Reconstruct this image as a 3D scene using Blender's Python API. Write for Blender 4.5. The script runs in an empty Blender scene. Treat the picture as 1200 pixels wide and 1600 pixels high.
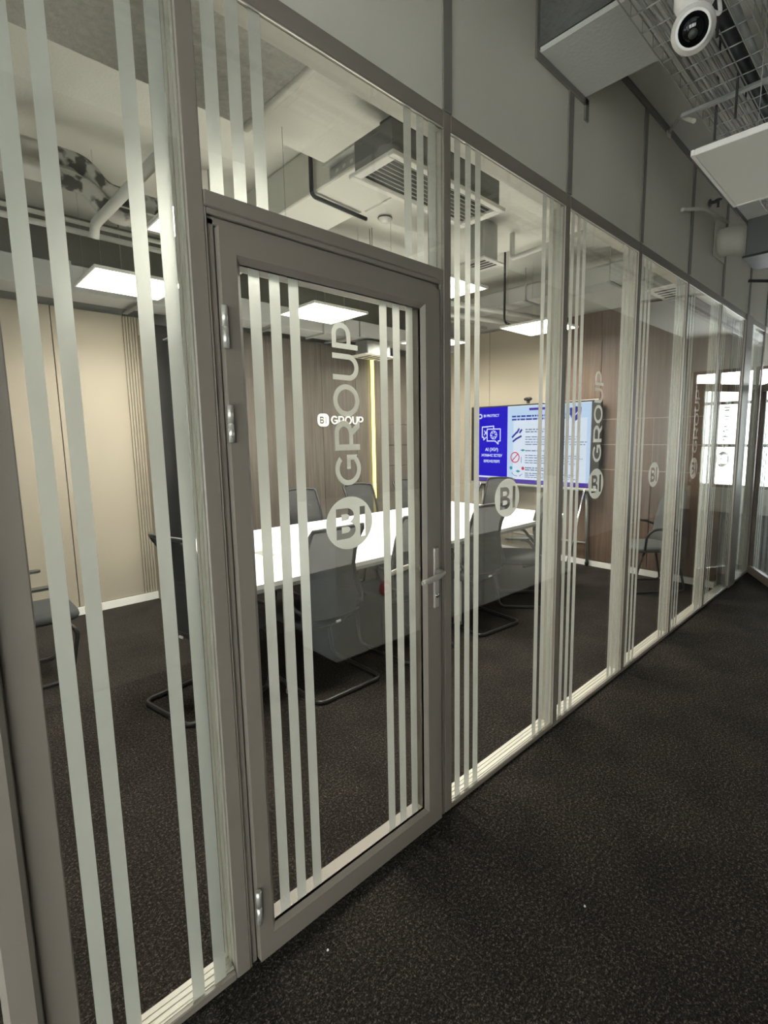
import bpy, math, random
from mathutils import Vector, Matrix
from mathutils.geometry import tessellate_polygon
PI = math.pi
random.seed(7)
S = bpy.context.scene
COL = S.collection

# ------------------------------------------------------------------ camera, sky, exposure
cam = bpy.data.cameras.new('camera')
cam.sensor_fit = 'VERTICAL'; cam.sensor_height = 36.0
cam.lens = 781.7 / 1600 * 36.0
cam.shift_x = (600 - 653.5) / 1600
cam.shift_y = -(800 - 785.8) / 1600
cam.clip_start = 0.02; cam.clip_end = 200
camo = bpy.data.objects.new('camera', cam); COL.objects.link(camo)
YAW, PITCH, ROLL = 0.786024, -0.131088, -0.010398
fw = Vector((math.cos(PITCH)*math.cos(YAW), math.cos(PITCH)*math.sin(YAW), math.sin(PITCH)))
r0 = Vector((math.sin(YAW), -math.cos(YAW), 0)); u0 = r0.cross(fw)
rt = r0*math.cos(ROLL) + u0*math.sin(ROLL); up = -r0*math.sin(ROLL) + u0*math.cos(ROLL)
M = Matrix((rt, up, -fw)).transposed().to_4x4(); M.translation = (-0.58777, -1.29225, 1.5813)
camo.matrix_world = M
S.camera = camo

WORLD_STRENGTH = 8.0
PANEL_WATTS = 17.0
S.view_settings.view_transform = 'Standard'; S.view_settings.look = 'None'
S.view_settings.gamma = 1.0; S.view_settings.use_curve_mapping = False
S.view_settings.exposure = 0.8
w = bpy.data.worlds.new('overcast_sky'); S.world = w; w.use_nodes = True
bg = w.node_tree.nodes['Background']
bg.inputs[0].default_value = (.97, .985, .985, 1); bg.inputs[1].default_value = WORLD_STRENGTH

# ------------------------------------------------------------------ materials
def newmat(name):
    m = bpy.data.materials.new(name); m.use_nodes = True
    nt = m.node_tree
    return m, nt, nt.nodes['Principled BSDF']

def P(name, col, rough=0.6, metal=0.0, bump=None, vary=0.0, vscale=6.0, spec=0.5, stretch=None):
    m, nt, b = newmat(name)
    b.inputs['Base Color'].default_value = (*col, 1)
    b.inputs['Roughness'].default_value = rough
    b.inputs['Metallic'].default_value = metal
    b.inputs['Specular IOR Level'].default_value = spec
    pos = None
    if bump or vary:
        tc = nt.nodes.new('ShaderNodeNewGeometry'); pos = tc.outputs['Position']
        if stretch:
            mp = nt.nodes.new('ShaderNodeMapping'); mp.inputs['Scale'].default_value = stretch
            nt.links.new(pos, mp.inputs[0]); pos = mp.outputs[0]
    if vary:
        n = nt.nodes.new('ShaderNodeTexNoise'); n.inputs['Scale'].default_value = vscale
        n.inputs['Detail'].default_value = 5
        nt.links.new(pos, n.inputs['Vector'])
        r = nt.nodes.new('ShaderNodeValToRGB')
        r.color_ramp.elements[0].position = .3; r.color_ramp.elements[1].position = .7
        r.color_ramp.elements[0].color = (*[c*(1-vary) for c in col], 1)
        r.color_ramp.elements[1].color = (*[min(1, c*(1+vary)) for c in col], 1)
        nt.links.new(n.outputs['Fac'], r.inputs[0]); nt.links.new(r.outputs[0], b.inputs['Base Color'])
    if bump:
        n = nt.nodes.new('ShaderNodeTexNoise'); n.inputs['Scale'].default_value = bump[0]; n.inputs['Detail'].default_value = 4
        nt.links.new(pos, n.inputs['Vector'])
        bp = nt.nodes.new('ShaderNodeBump'); bp.inputs['Strength'].default_value = bump[1]; bp.inputs['Distance'].default_value = bump[2]
        nt.links.new(n.outputs['Fac'], bp.inputs['Height']); nt.links.new(bp.outputs[0], b.inputs['Normal'])
    return m

def emit(name, col, st):
    m = bpy.data.materials.new(name); m.use_nodes = True; nt = m.node_tree; nt.nodes.clear()
    e = nt.nodes.new('ShaderNodeEmission'); e.inputs[0].default_value = (*col, 1); e.inputs[1].default_value = st
    o = nt.nodes.new('ShaderNodeOutputMaterial'); nt.links.new(e.outputs[0], o.inputs[0])
    return m

def glass(name, tint=(0.955, 0.975, 0.965), f0=0.04, gain=1.0):
    m = bpy.data.materials.new(name); m.use_nodes = True; nt = m.node_tree; nt.nodes.clear(); N = nt.nodes.new; L = nt.links.new
    g = N('ShaderNodeNewGeometry')
    d = N('ShaderNodeVectorMath'); d.operation = 'DOT_PRODUCT'; L(g.outputs['Incoming'], d.inputs[0]); L(g.outputs['Normal'], d.inputs[1])
    a = N('ShaderNodeMath'); a.operation = 'ABSOLUTE'; L(d.outputs['Value'], a.inputs[0])
    s = N('ShaderNodeMath'); s.operation = 'SUBTRACT'; s.inputs[0].default_value = 1; L(a.outputs[0], s.inputs[1])
    p = N('ShaderNodeMath'); p.operation = 'POWER'; p.inputs[1].default_value = 5; L(s.outputs[0], p.inputs[0])
    k = N('ShaderNodeMath'); k.operation = 'MULTIPLY_ADD'; k.inputs[1].default_value = 1-f0; k.inputs[2].default_value = f0*gain; L(p.outputs[0], k.inputs[0])
    t = N('ShaderNodeBsdfTransparent'); t.inputs[0].default_value = (*tint, 1)
    gl = N('ShaderNodeBsdfGlossy'); gl.inputs['Roughness'].default_value = 0.0; gl.inputs[0].default_value = (1, 1, 1, 1)
    mx = N('ShaderNodeMixShader'); L(k.outputs[0], mx.inputs[0]); L(t.outputs[0], mx.inputs[1]); L(gl.outputs[0], mx.inputs[2])
    o = N('ShaderNodeOutputMaterial'); L(mx.outputs[0], o.inputs[0])
    return m

def film(name):
    m = bpy.data.materials.new(name); m.use_nodes = True; nt = m.node_tree; nt.nodes.clear(); N = nt.nodes.new; L = nt.links.new
    df = N('ShaderNodeBsdfDiffuse'); df.inputs[0].default_value = (.87, .875, .855, 1)
    tl = N('ShaderNodeBsdfTranslucent'); tl.inputs[0].default_value = (.93, .92, .88, 1)
    rf = N('ShaderNodeBsdfRefraction'); rf.inputs['IOR'].default_value = 1.5; rf.inputs['Roughness'].default_value = 0.45; rf.inputs[0].default_value = (.95, .96, .95, 1)
    m1 = N('ShaderNodeMixShader'); m1.inputs[0].default_value = .45; L(df.outputs[0], m1.inputs[1]); L(tl.outputs[0], m1.inputs[2])
    m2 = N('ShaderNodeMixShader'); m2.inputs[0].default_value = .45; L(m1.outputs[0], m2.inputs[1]); L(rf.outputs[0], m2.inputs[2])
    o = N('ShaderNodeOutputMaterial'); L(m2.outputs[0], o.inputs[0])
    return m

def mesh_fabric(name, col, see=.28):
    m, nt, b = newmat(name)
    b.inputs['Base Color'].default_value = (*col, 1); b.inputs['Roughness'].default_value = .8
    t = nt.nodes.new('ShaderNodeBsdfTransparent')
    mx = nt.nodes.new('ShaderNodeMixShader'); mx.inputs[0].default_value = see
    nt.links.new(b.outputs[0], mx.inputs[1]); nt.links.new(t.outputs[0], mx.inputs[2])
    nt.links.new(mx.outputs[0], nt.nodes['Material Output'].inputs[0])
    return m

def carpet(name):
    m, nt, b = newmat(name); N = nt.nodes.new; L = nt.links.new
    g = N('ShaderNodeNewGeometry')
    n = N('ShaderNodeTexNoise'); n.inputs['Scale'].default_value = 190; n.inputs['Detail'].default_value = 3; n.inputs['Roughness'].default_value = .7
    n2 = N('ShaderNodeTexNoise'); n2.inputs['Scale'].default_value = 3.5; n2.inputs['Detail'].default_value = 6
    n3 = N('ShaderNodeTexNoise'); n3.inputs['Scale'].default_value = 90; n3.inputs['Detail'].default_value = 2
    for q in (n, n2, n3): L(g.outputs['Position'], q.inputs['Vector'])
    r = N('ShaderNodeValToRGB'); e = r.color_ramp.elements
    e[0].position = .38; e[0].color = (.005, .0044, .004, 1); e[1].position = .70; e[1].color = (.17, .15, .135, 1)
    x = e.new(.53); x.color = (.022, .0188, .0165, 1)
    a = N('ShaderNodeMath'); a.operation = 'MULTIPLY_ADD'; a.inputs[1].default_value = .35; L(n3.outputs['Fac'], a.inputs[0])
    s = N('ShaderNodeMath'); s.operation = 'MULTIPLY'; s.inputs[1].default_value = .65; L(n.outputs['Fac'], s.inputs[0]); L(s.outputs[0], a.inputs[2])
    L(a.outputs[0], r.inputs[0])
    r2 = N('ShaderNodeValToRGB'); r2.color_ramp.elements[0].position = .3; r2.color_ramp.elements[0].color = (.75, .73, .72, 1)
    r2.color_ramp.elements[1].position = .7; r2.color_ramp.elements[1].color = (1.25, 1.2, 1.15, 1); L(n2.outputs['Fac'], r2.inputs[0])
    mx = N('ShaderNodeMix'); mx.data_type = 'RGBA'; mx.blend_type = 'MULTIPLY'; mx.inputs[0].default_value = 1
    L(r.outputs[0], mx.inputs[6]); L(r2.outputs[0], mx.inputs[7]); L(mx.outputs[2], b.inputs['Base Color'])
    b.inputs['Roughness'].default_value = 1; b.inputs['Specular IOR Level'].default_value = .1
    bp = N('ShaderNodeBump'); bp.inputs['Strength'].default_value = .8; bp.inputs['Distance'].default_value = .004
    L(a.outputs[0], bp.inputs['Height']); L(bp.outputs[0], b.inputs['Normal'])
    return m

def wood(name, c0, c1, c2):
    m, nt, b = newmat(name); N = nt.nodes.new; L = nt.links.new
    g = N('ShaderNodeNewGeometry'); mp = N('ShaderNodeMapping'); mp.inputs['Scale'].default_value = (22, 22, .9); L(g.outputs['Position'], mp.inputs[0])
    n = N('ShaderNodeTexNoise'); n.inputs['Scale'].default_value = 1.6; n.inputs['Detail'].default_value = 8; n.inputs['Roughness'].default_value = .65; n.inputs['Distortion'].default_value = .3
    L(mp.outputs[0], n.inputs['Vector'])
    r = N('ShaderNodeValToRGB'); e = r.color_ramp.elements
    e[0].position = .3; e[0].color = (*c0, 1); e[1].position = .72; e[1].color = (*c2, 1); x = e.new(.52); x.color = (*c1, 1)
    L(n.outputs['Fac'], r.inputs[0]); L(r.outputs[0], b.inputs['Base Color'])
    b.inputs['Roughness'].default_value = .5
    bp = N('ShaderNodeBump'); bp.inputs['Strength'].default_value = .15; bp.inputs['Distance'].default_value = .002
    L(n.outputs['Fac'], bp.inputs['Height']); L(bp.outputs[0], b.inputs['Normal'])
    return m

def old_insulation(name):
    m, nt, b = newmat(name); N = nt.nodes.new; L = nt.links.new
    g = N('ShaderNodeNewGeometry'); n = N('ShaderNodeTexNoise'); n.inputs['Scale'].default_value = 11; n.inputs['Detail'].default_value = 5
    L(g.outputs['Position'], n.inputs['Vector'])
    r = N('ShaderNodeValToRGB'); r.color_ramp.elements[0].position = .44; r.color_ramp.elements[0].color = (.07, .068, .06, 1)
    r.color_ramp.elements[1].position = .53; r.color_ramp.elements[1].color = (.50, .49, .45, 1)
    L(n.outputs['Fac'], r.inputs[0]); L(r.outputs[0], b.inputs['Base Color']); b.inputs['Roughness'].default_value = .6
    return m

M_CARPET = carpet('carpet')
M_CEIL = P('ceiling_paint', (.72, .715, .66), .85, bump=(60, .35, .006), vary=.05, vscale=3)
M_FASCIA = P('fascia_paint', (.61, .585, .51), .8, bump=(120, .15, .003), vary=.03, vscale=2)
M_FRAME = P('frame_aluminium', (.225, .195, .165), .42, vary=.02, vscale=3)
M_FRAMEIN_LIT = P('inner_profile_lit', (.60, .57, .50), .45)  # frame paint made paler: room light on inner faces put into the colour
M_RAWCONC = P('raw_concrete', (.16, .16, .145), .9, bump=(30, .6, .02), vary=.25, vscale=5)
M_STRIP = P('dark_strip', (.20, .192, .168), .55)
M_GLASS = glass('partition_glass', gain=1.7)
M_FILM = film('frosted_film')
M_GASKET = P('gasket', (.02, .02, .02), .7)
M_HINGE = P('satin_metal', (.62, .60, .55), .35, .6)
M_HANDLE = P('handle_metal', (.40, .37, .33), .38, .3)
M_BEIGE = P('beige_panel', (.365, .318, .255), .6, vary=.02, vscale=2)
M_WHITE = P('white_paint', (.82, .80, .76), .5)
M_WHITEPIPE = P('painted_pipe', (.62, .62, .58), .5)
M_GREYUP = P('upper_wall_paint', (.24, .237, .213), .85, bump=(40, .2, .006))
M_WOODFAR = wood('grey_brown_wood', (.072, .060, .049), (.108, .092, .077), (.155, .135, .115))
M_WOODEND = wood('brown_wood', (.080, .048, .032), (.125, .082, .058), (.175, .125, .094))
M_GROOVE = P('groove_trim', (.42, .36, .29), .5)
M_BLACK = P('black_plastic', (.014, .014, .014), .45)
M_BLACKTUBE = P('black_steel', (.012, .012, .012), .3)
M_MESH = mesh_fabric('mesh_fabric', (.035, .036, .036), .22)
M_SEAT = P('seat_fabric', (.03, .031, .032), .9, bump=(300, .2, .002))
M_GREYSHELL = P('grey_fabric', (.085, .09, .088), .8, bump=(250, .2, .002))
M_TABLE = P('white_laminate', (.86, .855, .83), .35)
M_TABLEEDGE = P('table_edge', (.40, .39, .36), .5)
M_GALV = P('galvanised', (.42, .43, .42), .4, .6, vary=.12, vscale=9)
M_DUCT = P('painted_duct', (.50, .505, .49), .55)
M_DARKMETAL = P('dark_metal', (.055, .058, .055), .45, .4)
M_ACBODY = P('grey_sheet_metal', (.17, .175, .17), .5, vary=.05, vscale=6)
M_DARKWALL = P('dark_grey_wall', (.11, .11, .105), .8)
M_ROUGH = P('rough_plaster', (.42, .415, .375), .95, bump=(55, 1.0, .012), vary=.12, vscale=30)
M_INSUL = old_insulation('stained_insulation')
M_CABLEG = P('grey_cable', (.42, .42, .40), .5)
M_CABLEB = P('black_cable', (.01, .012, .016), .5)
M_WIRE = P('zinc_wire', (.36, .37, .35), .4, .5)
M_PANEL = emit('light_panel', (1.0, .93, .78), 14.0)
M_OFFPANEL = P('unlit_diffuser', (.80, .80, .75), .5)
M_LED = emit('led_strip', (1.0, .82, .15), 3.3)
M_LOGO = P('white_sign', (.88, .87, .84), .4)
M_BROWN = P('brown_frame', (.115, .085, .068), .45)
M_CABINET = P('cabinet_white', (.72, .72, .70), .5)
M_RED = P('red_sign', (.6, .03, .04), .4)
M_LENS = P('dark_lens', (.004, .004, .006), .08)
M_CHROME = P('chrome', (.7, .7, .68), .2, 1.0)
M_STONE = P('plain_wall', (.55, .54, .50), .8)
M_BLUE = emit('screen_blue', (.020, .009, .62), .62)
M_SKYB = emit('screen_pale', (.60, .76, 1.0), .60)
M_SCRW = emit('screen_white', (.80, .86, 1.0), .61)
M_SCRTXT = emit('screen_ink', (.22, .27, .42), .55)
M_SCRRED = emit('screen_red', (.75, .05, .08), .6)
M_SCRTEAL = emit('screen_teal', (.03, .35, .38), .6)
M_SCRNAVY = emit('screen_navy', (.03, .045, .35), .6)
M_SCRPUR = emit('screen_purple', (.10, .05, .40), .6)

# ------------------------------------------------------------------ mesh helpers
class MB:
    def __init__(s): s.v = []; s.f = []; s.sm = []
    def add(s, vs, fs, smooth=False):
        k = len(s.v); s.v += [tuple(q) for q in vs]; s.f += [tuple(i+k for i in f) for f in fs]; s.sm += [smooth]*len(fs); return s
    def box(s, x0, x1, y0, y1, z0, z1):
        vs = [(x, y, z) for z in (z0, z1) for y in (y0, y1) for x in (x0, x1)]
        return s.add(vs, [(0, 2, 3, 1), (4, 5, 7, 6), (0, 1, 5, 4), (2, 6, 7, 3), (0, 4, 6, 2), (1, 3, 7, 5)])
    def bbox(s, x0, x1, y0, y1, z0, z1, b=.004):
        """box with bevelled edges (chamfer)"""
        b = min(b, abs(x1-x0)*.45, abs(y1-y0)*.45, abs(z1-z0)*.45)
        rings = []
        for z, i in ((z0, b), (z0+b, 0), (z1-b, 0), (z1, b)):
            c = b if i == 0 else b*1.0
            xa, xb, ya, yb = x0+i, x1-i, y0+i, y1-i
            rings.append([(xa+b, ya, z), (xb-b, ya, z), (xb, ya+b, z), (xb, yb-b, z), (xb-b, yb, z), (xa+b, yb, z), (xa, yb-b, z), (xa, ya+b, z)])
        vs = sum(rings, []); fs = [tuple(range(7, -1, -1)), tuple(range(24, 32))]
        for r in range(3):
            for i in range(8):
                j = (i+1) % 8; fs.append((r*8+i, r*8+j, r*8+8+j, r*8+8+i))
        return s.add(vs, fs)
    def tube(s, pts, r, n=10, closed=False, caps=True):
        pts = [Vector(q) for q in pts]; N = len(pts); rings = []
        prev = None
        for i, q in enumerate(pts):
            a = pts[i-1] if (i > 0 or closed) else q; b = pts[(i+1) % N] if (i < N-1 or closed) else q
            t = (b-a).normalized()
            if prev is None:
                ref = Vector((0, 0, 1)) if abs(t.z) < .9 else Vector((1, 0, 0))
                u = t.cross(ref).normalized()
            else:
                u = (prev - t*prev.dot(t)).normalized()
            prev = u; v2 = t.cross(u)
            rr = r[i] if isinstance(r, (list, tuple)) else r
            rings.append([q + (u*math.cos(2*PI*k/n) + v2*math.sin(2*PI*k/n))*rr for k in range(n)])
        vs = sum(rings, []); fs = []
        for i in range(N if closed else N-1):
            j = (i+1) % N
            for k in range(n):
                l = (k+1) % n; fs.append((i*n+k, i*n+l, j*n+l, j*n+k))
        k0 = len(s.sm); s.add(vs, fs, True)
        if caps and not closed:
            b = len(s.v)-len(vs); s.f += [tuple(b+k for k in range(n-1, -1, -1)), tuple(b+(N-1)*n+k for k in range(n))]; s.sm += [False, False]
        return s
    def lathe(s, prof, axis_o, axis_d, n=24):
        o = Vector(axis_o); d = Vector(axis_d).normalized()
        ref = Vector((0, 0, 1)) if abs(d.z) < .9 else Vector((1, 0, 0))
        u = d.cross(ref).normalized(); v2 = d.cross(u)
        vs = []; fs = []
        for (r, h) in prof:
            for k in range(n):
                a = 2*PI*k/n; vs.append(o + d*h + (u*math.cos(a)+v2*math.sin(a))*max(r, 1e-5))
        for i in range(len(prof)-1):
            for k in range(n):
                l = (k+1) % n; fs.append((i*n+k, i*n+l, (i+1)*n+l, (i+1)*n+k))
        return s.add(vs, fs, True)
    def grid(s, rows, thick=0.0, smooth=True):
        R = len(rows); Cn = len(rows[0]); vs = [q for r in rows for q in r]
        fs = [(i*Cn+j, i*Cn+j+1, (i+1)*Cn+j+1, (i+1)*Cn+j) for i in range(R-1) for j in range(Cn-1)]
        if thick:
            k = len(vs); V = [Vector(q) for q in vs]; nrm = [Vector((0, 0, 0)) for _ in vs]
            for f in fs:
                nn = (V[f[1]]-V[f[0]]).cross(V[f[3]]-V[f[0]])
                for i in f: nrm[i] += nn
            vs2 = [V[i] - nrm[i].normalized()*thick for i in range(k)]
            f2 = [tuple(k+i for i in reversed(f)) for f in fs]
            edge = []
            b = [j for j in range(Cn)] + [i*Cn+Cn-1 for i in range(1, R)] + [(R-1)*Cn+j for j in range(Cn-2, -1, -1)] + [i*Cn for i in range(R-2, 0, -1)]
            for i in range(len(b)):
                a, c = b[i], b[(i+1) % len(b)]; edge.append((c, a, a+k, c+k))
            vs = [tuple(q) for q in vs] + [tuple(q) for q in vs2]; fs = fs + f2 + edge
        return s.add(vs, fs, smooth)
    def plate(s, loops, fn, t):
        """2-D polygon with holes -> thin solid; fn maps (u,v,w) to xyz"""
        tri = tessellate_polygon([[Vector((a, b, 0)) for a, b in lp] for lp in loops])
        flat = [q for lp in loops for q in lp]; n = len(flat)
        vs = [fn(a, b, 0) for a, b in flat] + [fn(a, b, t) for a, b in flat]
        fs = [tuple(q) for q in tri] + [tuple(i+n for i in reversed(q)) for q in tri]
        k = 0
        for lp in loops:
            m_ = len(lp)
            for i in range(m_):
                j = (i+1) % m_; fs.append((k+i, k+j, k+j+n, k+i+n))
            k += m_
        return s.add(vs, fs)
    def build(s, name, mat, parent=None, mw=None):
        me = bpy.data.meshes.new(name); me.from_pydata(s.v, [], s.f)
        me.polygons.foreach_set('use_smooth', s.sm); me.validate(); me.update()
        me.materials.append(mat)
        o = bpy.data.objects.new(name, me); COL.objects.link(o)
        if parent is not None: o.parent = parent
        return o

def smoothpath(pts, r=.04, n=5):
    """polyline with rounded corners"""
    pts = [Vector(q) for q in pts]; out = [pts[0]]
    for i in range(1, len(pts)-1):
        a, b, c = pts[i-1], pts[i], pts[i+1]
        d1 = (a-b); d2 = (c-b); q = min(r, d1.length*.49, d2.length*.49)
        p0 = b + d1.normalized()*q; p1 = b + d2.normalized()*q
        for k in range(n+1):
            t = k/n; out.append(p0*(1-t)**2 + b*2*t*(1-t) + p1*t*t)
    out.append(pts[-1]); return out

def roundrect(x0, x1, y0, y1, r, n=6):
    out = []
    for cx, cy, a0 in ((x1-r, y0+r, -PI/2), (x1-r, y1-r, 0), (x0+r, y1-r, PI/2), (x0+r, y0+r, PI)):
        for k in range(n+1):
            a = a0 + PI/2*k/n; out.append((cx+r*math.cos(a), cy+r*math.sin(a)))
    return out

def thing(name, label, cat, loc=(0, 0, 0), rz=0.0, group=None, kind=None):
    o = bpy.data.objects.new(name, None); COL.objects.link(o); o.empty_display_size = .1
    o.location = loc; o.rotation_euler = (0, 0, rz)
    return tag(o, label, cat, group, kind)
def tag(o, label=None, cat=None, group=None, kind=None):
    if label: o['label'] = label
    if cat: o['category'] = cat
    if group: o['group'] = group
    if kind: o['kind'] = kind
    return o
KIDS = {}
def copy_tree(root, loc, rz, label):
    def cp(o, par):
        c = o.copy(); COL.objects.link(c)
        if par is not None: c.parent = par; c.matrix_parent_inverse = o.matrix_parent_inverse.copy()
        for ch in list(o.children): cp(ch, c)
        return c
    r = cp(root, None); r.location = loc; r.rotation_euler = (0, 0, rz); r['label'] = label
    return r

# ------------------------------------------------------------------ structure: floor, ceilings, walls
tag(MB().box(-5.1, 11.2, -5.6, 5, -.1, 0).build('floor', M_CARPET), 'dark speckled brown-black carpet running through corridor and meeting room', 'floor', kind='structure')

ce = thing('ceiling', 'grey-beige painted bare concrete ceiling with beams and dropped slabs', 'ceiling', kind='structure')
MB().box(-5.1, 11.2, -5.6, 5, 3.5, 3.7).build('slab', M_CEIL, ce)
MB().bbox(1.46, 1.88, -5.5, 4.0, 3.2, 3.499, .008).build('beam', M_CEIL, ce)
MB().box(1.452, 1.4595, -5.4, -.002, 3.215, 3.499).build('raw_cheek', M_RAWCONC, ce)
MB().bbox(-2.9, .815, .12, 1.37, 3.2, 3.499, .008).build('dropped_slab', M_ROUGH, ce)
MB().bbox(.8155, 1.31, .12, 1.37, 3.202, 3.499, .008).build('dropped_slab', M_CEIL, ce)
MB().bbox(1.885, 3.29, .12, 1.72, 3.2, 3.499, .01).build('dropped_slab', M_CEIL, ce)
MB().tube([(.815, .13, 3.2), (.82, .6, 3.199), (.81, 1.36, 3.2)], .022, 8).build('paint_ridge', M_CEIL, ce)
MB().bbox(1.87, 2.5, .5, 1.5, 3.19, 3.199, .003).build('patch_board', M_CEIL, ce)

def wallbox(name, label, mat, *b):
    return tag(MB().box(*b).build(name, mat), label, 'wall', kind='structure')
wf = thing('wall_far', 'far wall of the meeting room, beige panels at left and grey-brown wood at right', 'wall', kind='structure')
MB().box(-2.2, 5.2, 4.06, 4.2, 0, 3.5).build('upper_wall', M_GREYUP, wf)
for x0, x1 in ((-2.2, -1.37), (-1.365, -.525), (-.52, .333), (.339, .88)):
    MB().bbox(x0, x1, 4.02, 4.06, .075, 2.72, .003).build('panel', M_BEIGE, wf)
MB().box(.882, 1.075, 4.035, 4.06, .075, 2.72).build('flute_backing', M_BEIGE, wf)
for k in range(8):
    MB().bbox(.885+k*.024, .885+k*.024+.019, 4.018, 4.036, .075, 2.72, .003).build('flute', M_BEIGE, wf)
MB().box(1.0, 1.03, 3.88, 4.017, .0, 2.55).build('return_panel', M_BEIGE, wf)
MB().box(1.10, 1.24, 3.93, 4.06, 0, 2.66).build('dark_reveal', M_BLACK, wf)
for i in range(7):
    a = 1.45 + i*.525; b = a + .521
    if i < 5:
        MB().bbox(a, b, 3.98, 4.06, .06, 2.72, .002).build('wood_board', M_WOODFAR, wf)
    else:
        MB().bbox(a, min(b, 5.11), 3.98, 4.06, 1.76, 2.72, .002).build('wood_board', M_WOODFAR, wf)
        for z, zt in ((.06, 1.176), (1.184, 1.466), (1.474, 1.756)):
            MB().bbox(a, min(b, 5.11), 3.98, 4.06, z, zt, .002).build('wood_tile', M_WOODFAR, wf)
# white sign on the wood wall
sg = thing('wall_sign', 'small white BI GROUP sign mounted on the wood far wall', 'sign', (0, 3.98, 0))

we = thing('wall_end', 'end wall behind the display, beige panels at left, brown wood boards and tiles at right', 'wall', kind='structure')
MB().box(5.15, 5.24, .09, 4.2, 0, 3.5).build('upper_wall', M_STONE, we)
for y0, y1 in ((3.0, 4.0), (1.86, 2.995)):
    MB().bbox(5.11, 5.15, y0, y1, .07, 2.985, .002).build('panel', M_BEIGE, we)
for y0, y1 in ((1.40, 1.855), (.945, 1.395), (.49, .94), (.095, .485)):
    MB().bbox(5.11, 5.15, y0, y1, 1.765, 2.985, .002).build('wood_board', M_WOODEND, we)
for z0, z1 in ((.07, 1.18), (1.18, 1.47), (1.47, 1.76)):
    for y0, y1 in ((.787, 1.855), (.095, .781)):
        MB().bbox(5.11, 5.15, y0, y1, z0+.005, z1-.003, .002).build('wood_tile', M_WOODEND, we)
gr = MB()
for z in (1.18, 1.47, 1.762): gr.box(5.113, 5.149, .095, 1.855, z-.004, z+.006)
for y in (.784,): gr.box(5.113, 5.149, y-.003, y+.003, 1.18, 1.76)
gr.build('groove_trim', M_GROOVE, we)

tag(MB().box(-2.2, 1.0, 4.005, 4.019, 0, .072).build('baseboard_far', M_WHITE), 'white baseboard under the beige far wall', 'baseboard', kind='structure')
tag(MB().box(5.095, 5.11, .1, 3.97, 0, .066).build('baseboard_end', M_WHITE), 'white baseboard under the wood and beige end wall', 'baseboard', kind='structure')
wallbox('wall_left', 'plain side wall of the meeting room at its near end', M_STONE, -2.32, -2.2, .1, 4.2, 0, 3.5)

# fascia above the partition
PX = [-.071, .869, 1.7407, 2.618, 3.498, 4.361]       # post lines
fa = thing('wall_fascia', 'grey-beige panels filling between glass partition and ceiling', 'wall', kind='structure')
edges = [-3.0, -1.9, -.98] + PX[:]
edges += [5.26, 6.03, 7.0, 8.2]
for i in range(len(edges)-1):
    a, b = edges[i], edges[i+1]
    if a < 1.46 < b:
        MB().box(a+.002, 1.459, .004, .075, 2.725, 3.499).build('panel', M_FASCIA, fa)
        MB().box(1.459, b-.002, .004, .075, 2.725, 3.199).build('panel', M_FASCIA, fa)
    elif a < 1.88 < b:
        MB().box(a+.002, 1.881, .004, .075, 2.725, 3.199).build('panel', M_FASCIA, fa)
        MB().box(1.881, b-.002, .004, .075, 2.725, 3.499).build('panel', M_FASCIA, fa)
    else:
        MB().box(a+.002, b-.002, .004, .075, 2.725, 3.499).build('panel', M_FASCIA, fa)
for x in edges[1:-1]:
    top = 3.199 if 1.5 < x < 1.88 else 3.47
    MB().bbox(x-.024, x+.024, -.004, .004, 2.725, top, .002).build('joint_strip', M_STRIP, fa)
MB().bbox(1.43, 1.459, -.006, .004, 3.2, 3.499, .002).build('edge_strip', M_STRIP, fa)
MB().bbox(1.43, 1.90, -.006, .004, 3.165, 3.198, .002).build('edge_strip', M_STRIP, fa)
MB().bbox(1.87, 1.905, -.006, .004, 3.10, 3.199, .002).build('edge_strip', M_STRIP, fa)
MB().bbox(1.882, 8.2, -.006, .004, 3.455, 3.498, .002).build('edge_strip', M_STRIP, fa)
MB().bbox(-3.0, 1.43, -.006, .004, 3.455, 3.498, .002).build('edge_strip', M_STRIP, fa)

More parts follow.
